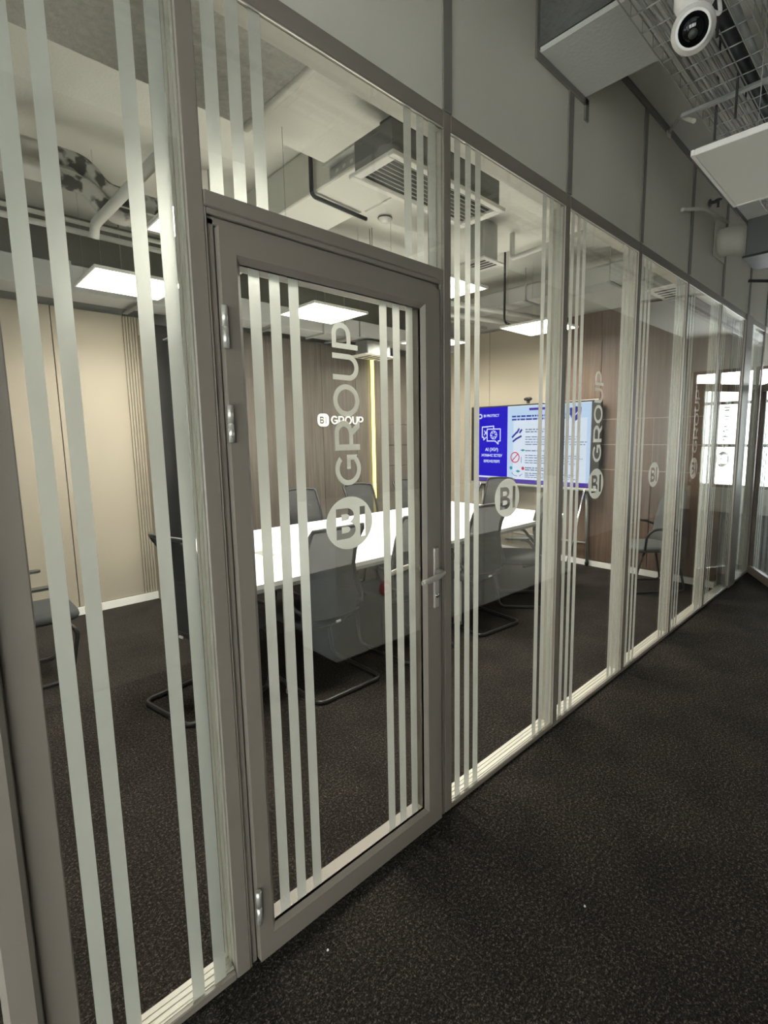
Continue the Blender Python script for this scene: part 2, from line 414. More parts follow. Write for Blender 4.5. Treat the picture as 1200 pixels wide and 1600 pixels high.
# corridor shell and daylight side (outside the frame, seen only in the glass)
wallbox('wall_right', 'plain grey wall on the other side of the corridor behind the low cabinets', M_DARKWALL, -1.3, 10.9, -2.35, -2.25, 0, 3.5)
def window_wall(name, horiz, c, spans, lo, hi, a0, a1, label):
    """wall with real openings; horiz: wall runs along x at y=c, else along y at x=c"""
    mb = MB()
    def bx(s0, s1, z0, z1, t=.09):
        if s1-s0 < 1e-4 or z1-z0 < 1e-4: return
        if horiz: mb.box(s0, s1, c-t, c+t, z0, z1)
        else: mb.box(c-t, c+t, s0, s1, z0, z1)
    bx(a0, a1, 0, lo); bx(a0, a1, hi, 3.5)
    prev = a0
    for s0, s1 in spans: bx(prev, s0, lo, hi); prev = s1
    bx(prev, a1, lo, hi)
    return tag(mb.build(name, M_STONE), label, 'wall', kind='structure')
def window_unit(n, horiz, c, s0, s1, lo, hi, label):
    t = thing('window_%d' % n, label, 'window', kind='structure')
    f = MB(); g = MB()
    def bx(m_, a, b, z0, z1, h):
        if horiz: m_.box(a, b, c-h, c+h, z0, z1)
        else: m_.box(c-h, c+h, a, b, z0, z1)
    e = .06; mid = (s0+s1)/2
    for a, b in ((s0, s0+e), (s1-e, s1), (mid-.03, mid+.03)): bx(f, a, b, lo, hi, .04)
    for z0, z1 in ((lo, lo+e), (hi-e, hi)): bx(f, s0+e, s1-e, z0, z1, .038)
    for zb in (lo+(hi-lo)*.36, lo+(hi-lo)*.72): bx(f, s0+e, mid-.03, zb-.03, zb+.03, .036); bx(f, mid+.03, s1-e, zb-.03, zb+.03, .036)
    f.build('frame', M_BROWN, t)
    bx(g, s0+e, s1-e, lo+e, hi-e, .004); g.build('pane', M_GLASS, t)
spb = [(-5.3, -3.6), (-3.4, -1.7), (-1.5, -.15)]  # unseen windows behind the viewer, added and kept low to light the corridor
window_wall('wall_back', False, -5.0, spb, .3, 2.3, -5.6, .1, 'added window wall behind the viewer, unseen, to light the near corridor')
for i, (a, b) in enumerate(spb): window_unit(11+i, False, -5.0, a, b, .3, 2.3, 'added unseen window behind the viewer, daylight for the near corridor, %s of three' % ['first', 'second', 'third'][i])
sps = [(-4.8, -3.1), (-2.9, -1.5)]  # facade windows added out of view to bring in more daylight
window_wall('wall_street', True, -5.5, sps, .3, 3.2, -5.1, 11.2, 'facade wall with added unseen windows lighting the near corridor')
for i, (a, b) in enumerate(sps): window_unit(15+i, True, -5.5, a, b, .3, 3.2, 'added unseen facade window lighting the near end of the corridor, %s of two' % ('first', 'second')[i])
sp2 = [(-2.15, -1.2), (-1.05, -.15), (.5, 2.2), (2.5, 4.2)]
window_wall('wall_corridor_end', False, 11.0, sp2, .5, 2.85, -5.6, 5, 'daylit wall with windows at the far end of the corridor')
for i, (a, b) in enumerate(sp2): window_unit(21+i, False, 11.0, a, b, .5, 2.85, 'daylit window in the far end wall of the corridor, pane pair %s from the street' % ['one', 'two', 'three', 'four'][i])
wallbox('wall_side', 'plain wall of the room left of the meeting room', M_STONE, -5.1, -2.33, .1, .2, 0, 3.5)
wallbox('wall_next_room', 'back wall of the room beyond the meeting room', M_STONE, 5.2, 11.2, 4.88, 5.0, 0, 3.5)

# ------------------------------------------------------------------ glass partition
# glass clear openings: (x0, x1)
ZB, ZT, ZH = .026, 2.666, 2.725
YF, YB = 0.0, .080
BAYS = {'A': (-.444, -.071), 'B': (.8893, 1.7175), 'C': (1.764, 2.593), 'D': (2.6436, 3.4794), 'E': (3.5169, 4.3394), 'F': (4.3828, 5.1921), 'G': (5.43, 6.0)}
pf = thing('trim_1', 'warm grey aluminium frame of the glass partition, posts and rails', 'partition frame', kind='structure')
def frame_member(x0, x1, z0, z1, name, horiz=False):
    m_ = MB()
    m_.bbox(x0, x1, YF, .016, z0, z1, .003)                  # front face cap
    if horiz:
        b_ = MB().box(x0, x1, .0161, YB, z0, z1).build('inner_profile_lit', M_FRAMEIN_LIT, pf)
        return m_.build(name, M_FRAME, pf)
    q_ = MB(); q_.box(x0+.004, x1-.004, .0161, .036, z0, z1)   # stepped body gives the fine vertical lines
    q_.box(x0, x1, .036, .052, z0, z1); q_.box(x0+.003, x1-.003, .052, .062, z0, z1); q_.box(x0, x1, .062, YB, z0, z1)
    q_.build('inner_profile_lit', M_FRAMEIN_LIT, pf)
    return m_.build(name, M_FRAME, pf)
posts = [(-.51, -.444), (-.071, -.0275), (.8481, .8893), (1.7175, 1.764), (2.593, 2.6436), (3.4794, 3.5169), (4.3394, 4.3828)]
for a, b in posts: frame_member(a, b, 0, 2.724, 'post')
MB().bbox(5.1921, 5.43, -.012, .088, 0, 2.724, .004).build('corner_post', M_FRAME, pf)
MB().bbox(-.575, -.512, -.03, .085, 0, 2.724, .01).build('cover_post', M_FRAME, pf)
MB().bbox(-.5125, -.5095, -.012, .02, 0, 2.724, .001).build('cover_bead', M_FRAME, pf)
frame_member(6.0, 6.05, 0, 2.724, 'post')
for k, (a, b) in BAYS.items():
    frame_member(a, b, 0.0, ZB, 'sill_rail', True)
    frame_member(a, b, ZT, 2.724, 'head_rail', True)
    sl = MB()   # grooved sill top seen through the glass
    for y in (.030, .050, .068): sl.bbox(a, b, y-.008, y+.008, ZB, ZB+.003, .001)
    sl.build('sill_bead', M_FRAMEIN_LIT, pf)
frame_member(-.0275, .8481, ZT, 2.724, 'head_rail', True)
frame_member(-1.6, -.575, 0, ZB, 'sill_rail', True); frame_member(-1.6, -.575, ZT, 2.724, 'head_rail', True)
frame_member(-.0275, .8481, 2.150, 2.189, 'transom_rail', True)
# bright thin glazing bead just under the head
MB().bbox(-.0275, .8481, -.001, .004, ZT-.004, ZT-.0005, .001).build('glazing_bead', M_HINGE, pf)
for k in 'BCDEF':
    a, b = BAYS[k]; MB().bbox(a, b, -.001, .004, ZT-.004, ZT-.0005, .001).build('glazing_bead', M_HINGE, pf)
for k in 'BCDEF':
    a, b = BAYS[k]; MB().box(b-.003, b, -.0005, .003, ZB, ZT-.004).build('side_bead', M_HINGE, pf)

GY0, GY1 = .0050, .0110        # pane
FY0, FY1 = .0116, .0121        # film sits on its room side

def arc(cx, cy, rx, ry, a0, a1, n=20):
    return [(cx+rx*math.cos(math.radians(a0+(a1-a0)*k/n)), cy+ry*math.sin(math.radians(a0+(a1-a0)*k/n))) for k in range(n+1)]
st = .165
def letter_loops(ch):
    if ch == 'O':
        return 1.04, [arc(.52, .5, .52, .515, 0, 360, 40)[:-1], arc(.52, .5, .52-st, .515-st, 0, 360, 40)[:-1]]
    if ch == 'U':
        w_ = .82; r = w_/2
        return w_, [[(0, 1)] + arc(r, .38, r, .395, 180, 360, 20) + [(w_, 1), (w_-st, 1)] + arc(r, .38, r-st, .395-st, 360, 180, 20) + [(st, 1)]]
    if ch == 'P':
        o = [(0, 0), (st, 0), (st, .28), (.44, .28)] + arc(.44, .64, .36, .36, -90, 90, 18) + [(0, 1)]
        h = [(st, .28+st-.01), (.44, .28+st-.01)] + arc(.44, .64, .36-st, .36-st+.005, -90, 90, 14) + [(st, 1-st)]
        return .80, [o, h]
    if ch == 'R':
        o = [(0, 0), (st, 0), (st, .28), (.42, .28), (.63, 0), (.83, 0), (.60, .315)] + arc(.46, .64, .36, .36, -65, 90, 18) + [(0, 1)]
        h = [(st, .28+st-.01), (.46, .28+st-.01)] + arc(.46, .64, .36-st, .36-st+.005, -90, 90, 14) + [(st, 1-st)]
        return .86, [o, h]
    if ch == 'G':
        o = arc(.52, .5, .52, .515, 42, 318, 30) + [(.97, .12), (.97, .55), (.52, .55), (.52, .55-st*.92), (.97-st, .55-st*.92), (.97-st, .235)] + arc(.52, .5, .52-st, .515-st, 318, 42, 26)
        # drop points that would fold back
        return 1.0, [o]
def B_outer(x0, x1, z0, z1):
    W_ = x1-x0; H_ = z1-z0
    return [(x0, z0), (x0+W_*.55, z0)] + arc(x0+W_*.55, z0+H_*.27, W_*.45, H_*.27, -90, 72, 10) + arc(x0+W_*.50, z0+H_*.755, W_*.42, H_*.245, -62, 90, 10) + [(x0, z1)]
def B_counters(x0, x1, z0, z1):
    W_ = x1-x0; H_ = z1-z0; s_ = W_*.27
    lo = [(x0+s_, z0+H_*.19), (x0+W_*.52, z0+H_*.19)] + arc(x0+W_*.52, z0+H_*.295, W_*.20, H_*.105, -90, 90, 8) + [(x0+s_, z0+H_*.40)]
    hi = [(x0+s_, z0+H_*.60), (x0+W_*.50, z0+H_*.60)] + arc(x0+W_*.50, z0+H_*.705, W_*.19, H_*.105, -90, 90, 8) + [(x0+s_, z0+H_*.81)]
    return [lo, hi]

def badge_mesh(cx, cz, rx, rz, fn, t):
    m_ = MB()
    def X(u): return cx + u*rx
    def Z(v_): return cz + v_*rz
    bo = B_outer(X(-.58), X(.24), Z(-.58), Z(.58))
    io = [(X(.44), Z(-.58)), (X(.67), Z(-.58)), (X(.67), Z(.58)), (X(.44), Z(.58))]
    m_.plate([arc(cx, cz, rx, rz, 0, 360, 56)[:-1], bo[::-1], io[::-1]], fn, t)
    for lp in B_counters(X(-.58), X(.24), Z(-.58), Z(.58)): m_.plate([lp], fn, t)
    return m_

def stripes(par, xs, z0, z1, w_=.0335):
    for x in xs: MB().box(x, x+w_, FY0, FY1, z0, z1).build('frosted_stripe', M_FILM, par)
def badge(par, cx, cz=1.304, rx=.0945, rz=.0868):
    badge_mesh(cx, cz, rx, rz, lambda a, b, t: (a, FY0+t, b), FY1-FY0).build('logo_badge', M_FILM, par)
ZGROUP = [('G', 1.428, 1.530), ('R', 1.541, 1.640), ('O', 1.648, 1.749), ('U', 1.761, 1.842), ('P', 1.857, 1.935)]
def group_text(par, xl, xr, fn=None, mat=None):
    for ch, za, zb in ZGROUP:
        w_, loops = letter_loops(ch)
        f = lambda u, v_, t: (xr-(xr-xl)*v_, FY0+t, za+(zb-za)*u/w_)
        MB().plate(loops, f if fn is None else (lambda u, v_, t, f=f: fn(*f(u, v_, t))), FY1-FY0).build('letter', mat or M_FILM, par)

def bay(n, x0, x1, label, text=False, logo=True, offs=(.030, .0935, .1535), left=3, right=3):
    t = thing('window_%d' % n, label, 'window', kind='structure')
    MB().box(x0-.006, x1+.006, GY0, GY1, ZB-.01, ZT+.01).build('glass_pane', M_GLASS, t)
    k = (x1-x0)/.83
    xs = [x0+o for o in offs[:left]] + [x1-o-.0335 for o in offs[:right]]
    stripes(t, xs, ZB, ZT)
    cx = x0 + (x1-x0)*.477
    if logo: badge(t, cx)
    if text: group_text(t, cx-.052, cx+.050)
    return t
wa = thing('window_1', 'narrow glass pane with four frosted stripes left of the door', 'window', kind='structure')
MB().box(-.45, -.065, GY0, GY1, ZB-.01, ZT+.01).build('glass_pane', M_GLASS, wa)
stripes(wa, [-.4135, -.352, -.192, -.131], ZB, ZT, .033)
wt = thing('window_2', 'glass transom with frosted stripes above the door', 'window', kind='structure')
MB().box(-.033, .853, GY0, GY1, 2.18, ZT+.01).build('glass_pane', M_GLASS, wt)
stripes(wt, [-.004, .058, .119, .663, .723, .783], 2.189, ZT, .0345)
bay(3, *BAYS['B'], 'striped glass pane with a BI badge only, just right of the door')
bay(4, *BAYS['C'], 'striped glass pane with upright GROUP lettering, second right of the door', True)
bay(5, *BAYS['D'], 'striped glass pane with a BI badge only, third right of the door')
bay(6, *BAYS['E'], 'striped glass pane with GROUP lettering, fourth right of the door', True)
bay(7, *BAYS['F'], 'striped glass pane before the wide corner post', True)
bay(8, *BAYS['G'], 'striped glass pane beyond the wide corner post', logo=False)
w9 = thing('window_9', 'glass pane at the extreme left edge beside the wide cover post', 'window', kind='structure')
MB().box(-1.6, -.57, GY0, GY1, ZB-.01, ZT+.01).build('glass_pane', M_GLASS, w9)

# ------------------------------------------------------------------ door
LW, LH, LZ = .8115, 2.108, .008
d1 = thing('door_1', 'glazed door in warm grey frame with BI GROUP lettering and lever handle', 'door', kind='structure')
fr = MB()
for a, b in ((-.0270, -.0215), (.8325, .8475)): fr.bbox(a, b, .002, .07, 0, 2.150, .002)
fr.bbox(-.0215, .8325, .002, .07, 2.134, 2.1495, .002)
fr.bbox(-.0205, -.003, .010, .07, 0, 2.128, .002); fr.bbox(.8145, .8315, .010, .07, 0, 2.128, .002); fr.bbox(-.0205, .8315, .010, .07, 2.1125, 2.133, .002)
fr.build('door_frame', M_FRAME, d1)
gk = MB(); gk.box(-.003, -.0005, .012, .06, .008, 2.1115); gk.box(.8118, .8142, .012, .06, .008, 2.1115); gk.box(-.003, .8142, .012, .06, 2.1085, 2.112)
gk.build('gasket', M_GASKET, d1)
# leaf: front face ring, then a sloping bevel to the glass
def ring(mb, o, i, yo, yi):
    """frame ring between outer rect o and inner rect i (x0,x1,z0,z1)"""
    vs = [(o[0], yo, o[2]), (o[1], yo, o[2]), (o[1], yo, o[3]), (o[0], yo, o[3]), (i[0], yi, i[2]), (i[1], yi, i[2]), (i[1], yi, i[3]), (i[0], yi, i[3])]
    mb.add(vs, [(0, 1, 5, 4), (1, 2, 6, 5), (2, 3, 7, 6), (3, 0, 4, 7)])
O_ = (0, LW, LZ, LH); I1 = (.043, .7375, .078, 2.0475); I2 = (.0565, .7228, .0945, 2.0306)
lf = MB(); ring(lf, O_, I1, -.012, -.012); ring(lf, I1, I2, -.012, .002); ring(lf, I2, I2, .002, .012)
ring(lf, (.0565, .7228, .0945, 2.0306), O_, .058, .058)
vs = []
for y in (-.012, .058): vs += [(O_[0], y, O_[2]), (O_[1], y, O_[2]), (O_[1], y, O_[3]), (O_[0], y, O_[3])]
lf.add(vs, [(0, 4, 5, 1), (1, 5, 6, 2), (2, 6, 7, 3), (3, 7, 4, 0)])
vs = []
for y in (.002, .058): vs += [(I2[0], y, I2[2]), (I2[1], y, I2[2]), (I2[1], y, I2[3]), (I2[0], y, I2[3])]
lf.add(vs, [(0, 1, 5, 4), (1, 2, 6, 5), (2, 3, 7, 6), (3, 0, 4, 7)])
lf.build('door_leaf', M_FRAME, d1)
MB().box(.05, .7295, GY0, GY1, .088, 2.037).build('glass_pane', M_GLASS, d1)
stripes(d1, [.084, .144, .204, .541, .600, .662], .0945, 2.0306, .0325)
badge(d1, .3975); group_text(d1, .3475, .4470)
def hinge(z0, z1):
    h = MB(); zm = (z0+z1)/2
    h.tube([(-.001, -.020, z0), (-.001, -.020, zm-.001)], .008, 12); h.tube([(-.001, -.020, zm+.001), (-.001, -.020, z1)], .008, 12)
    h.tube([(-.001, -.020, zm-.002), (-.001, -.020, zm+.002)], .006, 12)
    h.build('hinge', M_HINGE, d1)
hinge(1.81, 1.915); hinge(1.572, 1.668); hinge(.152, .256)
def handle(y, sgn):
    hp = MB(); hp.bbox(.764, .793, min(y, y+sgn*.010), max(y, y+sgn*.010), .925, 1.165, .004)
    hp = hp.build('handle_plate', M_HANDLE, d1)
    lv = MB(); pts = smoothpath([(.779, y+sgn*.008, 1.072), (.779, y+sgn*.052, 1.072), (.72, y+sgn*.058, 1.066), (.655, y+sgn*.055, 1.058)], .022)
    lv.tube(pts, [.010]*(len(pts)-3) + [.0105, .0105, .009], 12); lv.build('lever', M_HANDLE, hp)
    kh = MB(); kh.lathe([(0, .003), (.008, .003), (.009, 0)], (.779, y+sgn*.010, .975), (0, sgn, 0), 14); kh.build('lock_cylinder', M_CHROME, hp)
handle(-.012, -1); handle(.058, 1)

# open second door at the end of the partition
d2 = thing('door_2', 'second glazed door standing open at the far end of the corridor', 'door', (6.03, -.02, 0), math.atan2(-.42, -.76), kind='structure')
dl = MB(); ring(dl, (0, LW, LZ, LH), I2, -.02, -.02); ring(dl, I2, (0, LW, LZ, LH), .02, .02)
dl.box(0, .0005, -.02, .02, LZ, LH); dl.box(LW-.0005, LW, -.02, .02, LZ, LH); dl.box(0, LW, -.02, .02, LH-.0005, LH); dl.box(0, LW, -.02, .02, LZ, LZ+.0005)
vs = []
for y in (-.02, .02): vs += [(I2[0], y, I2[2]), (I2[1], y, I2[2]), (I2[1], y, I2[3]), (I2[0], y, I2[3])]
dl.add(vs, [(0, 1, 5, 4), (1, 2, 6, 5), (2, 3, 7, 6), (3, 0, 4, 7)])
dl.build('door_leaf', M_BROWN, d2)  # light on the leaf painted in as brown; its own paint is frame grey
MB().box(.05, .73, -.003, .003, .088, 2.037).build('glass_pane', M_GLASS, d2)
for x in [.084, .144, .204, .541, .600, .662]: MB().box(x, x+.0325, .004, .0046, .0945, 2.0306).build('frosted_stripe', M_FILM, d2)
badge_mesh(.41, 1.304, .0945, .0868, lambda a, b, t: (a, .004+t, b), .0006).build('logo_badge', M_FILM, d2)
group_text(d2, .3475, .4470, fn=lambda x, y, z: (x, y-FY0+.004, z))
hpl = MB().bbox(.764, .793, .0202, .03, .925, 1.165, .004).build('handle_plate', M_HANDLE, d2)
lv = MB(); lv.tube(smoothpath([(.779, .03, 1.072), (.779, .075, 1.072), (.655, .075, 1.06)], .02), .010, 10); lv.build('lever', M_HANDLE, hpl)

# ------------------------------------------------------------------ sign on far wall
sb = MB()
bd = roundrect(2.94, 3.105, 1.722, 1.878, .055, 8)
fs_ = lambda a, b, t: (a, -.014+t, b)
bo = B_outer(2.972, 3.038, 1.757, 1.843); io = [(3.053, 1.757), (3.069, 1.757), (3.069, 1.843), (3.053, 1.843)]
sb.plate([bd, bo[::-1], io[::-1]], fs_, .012)
for lp in B_counters(2.972, 3.038, 1.757, 1.843): sb.plate([lp], fs_, .012)
sb.build('badge', M_LOGO, sg)
xx = 3.14
for ch in 'GROUP':
    w_, loops = letter_loops(ch); h_ = .102; sc_ = 1.0
    MB().plate(loops, lambda u, v_, t, xx=xx: (xx+u*h_*sc_, -.014+t, 1.752+v_*h_), .012).build('letter', M_LOGO, sg)
    xx += w_*h_*sc_ + .0125

# vertical LED strip
ls = thing('led_strip', 'glowing yellow vertical light strip on the wood far wall', 'light strip', (0, 0, 0))
MB().bbox(3.80, 3.838, 3.974, 3.9795, .10, 2.62, .002).build('channel', M_HINGE, ls)
MB().bbox(3.802, 3.836, 3.945, 3.9735, .12, 2.60, .003).build('diffuser', M_LED, ls)

# ------------------------------------------------------------------ ceiling light panels
def light_panel(cx, cy, z, label, lit=True, group='square ceiling light panels in the meeting room'):
    t = thing('ceiling_light', label, 'ceiling light', (cx, cy, z), 0, group)
    h = .298; f = MB()
    for a in ((-h, h, -h, -h+.014), (-h, h, h-.014, h), (-h, -h+.014, -h+.014, h-.014), (h-.014, h, -h+.014, h-.014)):
        f.bbox(a[0], a[1], a[2], a[3], 0, .022, .002)
    f.box(-h+.014, h-.014, -h+.014, h-.014, .012, .020)
    f.build('frame', M_WHITE, t)
    MB().box(-h+.0145, h-.0145, -h+.0145, h-.0145, .003, .0085).build('diffuser', M_PANEL if lit else M_OFFPANEL, t)
    if lit:
        L = bpy.data.lights.new('ceiling_lamp', 'AREA'); L.shape = 'SQUARE'; L.size = .565; L.energy = PANEL_WATTS; L.color = (1.0, .95, .86); L.spread = math.radians(140)
        lo = bpy.data.objects.new('lamp', L); COL.objects.link(lo); lo.parent = t; lo.location = (0, 0, .001)
    top = 3.5-z
    for sx, sy in ((-1, -1), (1, -1), (1, 1 if lit else .42), (-1, 1 if lit else .42)):
        zt = top
        X_, Y_ = cx+sx*.24, cy+sy*.24
        if (1.46 < X_ < 1.88) or (X_ < 1.31 and .12 < Y_ < 1.37) or (1.88 < X_ < 3.29 and .12 < Y_ < 1.72): zt = 3.2-z
        MB().tube([(sx*.24, sy*.24, .0222), (sx*.24, sy*.24, zt)], .0014, 5).build('suspension_wire', M_WIRE, t)
    return t
light_panel(.68, 3.02, 2.73, 'lit square ceiling panel nearest the beige far wall, seen left of the door')
light_panel(2.25, 2.78, 2.73, 'lit square ceiling panel seen through the top of the door glass')
light_panel(2.43, 1.52, 2.73, 'lit square ceiling panel half hidden by the post right of the door')
light_panel(4.22, 1.68, 2.71, 'lit square ceiling panel above the front of the display')
light_panel(4.08, 3.08, 2.73, 'lit square ceiling panel in the far right corner, just right of the light strip')
light_panel(.70, 1.46, 2.70, 'lit square ceiling panel mostly hidden behind the post left of the door')
light_panel(1.83, -.90, 2.59, 'unlit square white panel hanging in the corridor below the cable tray', False, None)

# ------------------------------------------------------------------ services in the meeting room ceiling
ac = thing('air_conditioner', 'ceiling air unit with long louvred grille and dark side box', 'air conditioner', (1.58, .735, 2.9))
MB().bbox(-.43, .43, -.135, .15, .0225, .175, .004).build('body', M_ACBODY, ac)
MB().bbox(-.30, .30, -.07, .10, .176, .299, .004).build('collar', M_DARKMETAL, ac)
gf = MB()
for a in ((-.45, .45, -.165, -.125), (-.45, .45, .135, .175), (-.45, -.40, -.125, .135), (.40, .45, -.125, .135)): gf.bbox(*a, 0, .022, .004)
gf.build('grille_frame', M_WHITE, ac)
for k in range(8):
    y = -.112 + k*.0325
    m_ = MB(); m_.add([(-.4, y, .003), (.4, y, .003), (.4, y+.017, .016), (-.4, y+.017, .016), (-.4, y, .006), (.4, y, .006), (.4, y+.017, .019), (-.4, y+.017, .019)],
        [(0, 3, 2, 1), (4, 5, 6, 7), (0, 1, 5, 4), (2, 3, 7, 6), (0, 4, 7, 3), (1, 2, 6, 5)]); m_.build('slat', M_WHITE, ac)

def diffuser(loc, sx, sy, neck, label):
    t = thing('air_diffuser', label, 'air vent', loc)
    f = MB(); f.bbox(-sx, sx, -sy, sy, 0, .014, .004)
    f.build('face_plate', M_WHITE, t)
    for k in range(4):
        x = -sx*.6 + k*sx*.36
        MB().box(x, x+sx*.14, -sy*.7, sy*.7, -.003, -.0002).build('slot', M_GASKET, t)
    MB().bbox(-sx*.72, sx*.72, -sy*.72, sy*.72, .0142, neck, .01).build('neck', M_GALV, t)
diffuser((2.668, 1.24, 2.9), .125, .12, .3, 'small square slotted air vent under the ceiling beyond the long grille')
diffuser((3.62, 3.70, 2.58), .26, .17, .18, 'wide boxed air vent above the yellow light strip')
diffuser((4.70, .52, 2.93), .25, .17, .5695, 'slotted air vent near the end wall above the wood boards')

sa = thing('slotted_angle', 'perforated steel angle bar along the edge of the dropped slab', 'bracket', (1.36, .13, 3.2))
m_ = MB()
hs = [roundrect(.05+k*.07, .085+k*.07, .022, .044, .0105, 4) for k in range(17)]
m_.plate([[(0, 0), (1.26, 0), (1.26, .06), (0, .06)]] + [h[::-1] for h in hs], lambda a, b, t: (t, a, -b-.001), .003)
m_.box(-.05, .0, 0, 1.26, -.004, -.001)
m_.build('angle_bar', M_GALV, sa)

ud = thing('air_duct', 'long rectangular painted duct under the ceiling along the far wall', 'duct', (0, 0, 0))
xs = [-2.15, -.9, .42, 1.62, 2.82, 3.34]
for i in range(5):
    MB().bbox(xs[i]+.012, xs[i+1]-.012, 3.6, 3.95, 2.762, 2.968, .006).build('duct_section', M_DUCT, ud)
for x in xs[1:-1]: MB().bbox(x-.012, x+.012, 3.575, 3.97, 2.742, 2.988, .003).build('flange', M_DUCT, ud)
MB().bbox(3.35, 5.1, 3.6, 3.95, 2.79, 2.968, .006).build('duct_section', M_DUCT, ud)
for x in (-.4, .9, 2.2, 3.1):
    for y in (3.58, 3.965): MB().tube([(x, y, 2.74), (x, y, 3.5)], .005, 6).build('hanger', M_WIRE, ud)
    MB().box(x-.02, x+.02, 3.56, 3.985, 2.725, 2.7395).build('support_bar', M_WIRE, ud)

yd = thing('cross_duct', 'pale painted duct crossing under the ceiling near the display', 'duct', (0, 0, 0))
MB().bbox(4.6, 4.86, .85, 3.55, 3.14, 3.31, .006).build('duct_section', M_DUCT, yd)
for y in (1.1, 2.1, 3.1):
    MB().tube([(4.59, y, 3.14), (4.59, y, 3.5)], .005, 6).build('hanger', M_WIRE, yd); MB().box(4.57, 4.88, y-.015, y+.015, 3.125, 3.1395).build('support_bar', M_WIRE, yd)

def pipe(name, label, pts, r, mat, rnd=.08, n=12, extra=None, cat='pipe', group=None):
    return tag(MB().tube(smoothpath(pts, rnd, 6), r, n).build(name, mat), label, cat, group)
for dz, dy, lab in ((0, 0, 'upper stained insulated pipe with an S-bend, behind the left pane'), (-.135, -.03, 'lower stained insulated pipe with an S-bend, behind the left pane')):
    t = thing('insulated_pipe', lab, 'pipe', (0, 2.5+dy, 3.265+dz), 0, 'insulated pipes with S-bends')
    MB().tube([(-2.1, 0, 0), (.159, 0, 0)], .052, 14).build('straight_run', M_WHITEPIPE, t)
    MB().tube(smoothpath([(.16, 0, 0), (.33, 0, 0), (.42, 0, -.125), (.60, 0, -.125)], .11, 8), .054, 14).build('bend', M_INSUL, t)
    MB().tube([(.601, 0, -.125), (3.2, 0, -.125)], .052, 14).build('straight_run', M_INSUL if dz == 0 else M_WHITEPIPE, t)
    for x in (-.6, .62, 1.1, 2.6):
        zz = 0 if x < .35 else -.125
        MB().tube([(x, 0, zz+.05), (x, 0, 3.5-3.265-dz)], .004, 6).build('hanger', M_WIRE, t)
pipe('drain_pipe', 'white diagonal pipe ending in a downturned nozzle, behind the left pane', [(.37, 1.0, 3.199), (.37, 1.0, 2.90), (.335, 2.42, 2.90), (.333, 2.46, 2.83)], .028, M_WHITEPIPE, .03)
pipe('conduit', 'thin white pipe running along under the insulated pipes', [(-2.1, 2.98, 3.02), (5.0, 2.98, 3.02)], .02, M_WHITEPIPE)
pipe('conduit', 'thin pale conduit high under the ceiling behind the insulated pipes', [(-2.1, 3.2, 3.16), (4.55, 3.2, 3.16)], .016, M_WHITEPIPE)
pipe('conduit', 'black conduit dropping down the beam then along under it, above the door', [(1.435, 1.70, 3.48), (1.435, 1.70, 3.17), (1.93, 1.74, 3.175)], .014, M_CABLEB, .04)
pipe('conduit', 'black conduit dropping straight to the panel by the display', [(3.97, 1.95, 3.48), (3.97, 1.95, 2.775), (4.12, 1.93, 2.757)], .012, M_CABLEB, .05)
pipe('drain_pipe', 'white pipe with one elbow below the slab edge, right of the long grille', [(2.97, 1.17, 3.19), (2.97, 1.17, 3.0), (2.967, .45, 3.03)], .020, M_WHITEPIPE, .03)
pipe('drain_pipe', 'upper of two white pipes running along near the end wall', [(3.6, 2.55, 3.04), (5.14, 2.2, 3.04)], .03, M_WHITEPIPE)
pipe('drain_pipe', 'lower of two white pipes running along near the end wall', [(3.6, 2.75, 2.98), (5.14, 2.4, 2.98)], .03, M_WHITEPIPE)
for x, y, z, lab in ((2.04, 1.655, 3.2, 'round white smoke detector under the slab right of the beam'), (3.9, 2.0, 3.5, 'round white smoke detector on the high ceiling near the display')):
    t = thing('smoke_detector', lab, 'smoke detector', (x, y, z), 0, None)
    MB().lathe([(0, -.045), (.028, -.045), (.036, -.038), (.05, -.022), (.052, 0)], (0, 0, 0), (0, 0, 1), 20).build('housing', M_WHITE, t)
    MB().lathe([(.0525, -.02), (.0545, -.014), (.0525, -.008)], (0, 0, 0), (0, 0, 1), 20).build('vent_ring', M_DARKMETAL, t)

# ------------------------------------------------------------------ grey column cabinet on far wall
gc = thing('column_cabinet', 'tall grey metal column cabinet against the far wall, behind the left post', 'cabinet', (1.345, 3.90, 0))
MB().bbox(-.10, .10, -.12, .075, 0, 2.52, .012).build('body', M_ACBODY, gc)
MB().bbox(-.15, .103, -.17, .075, 2.522, 2.535, .003).build('top_plate', M_DUCT, gc)

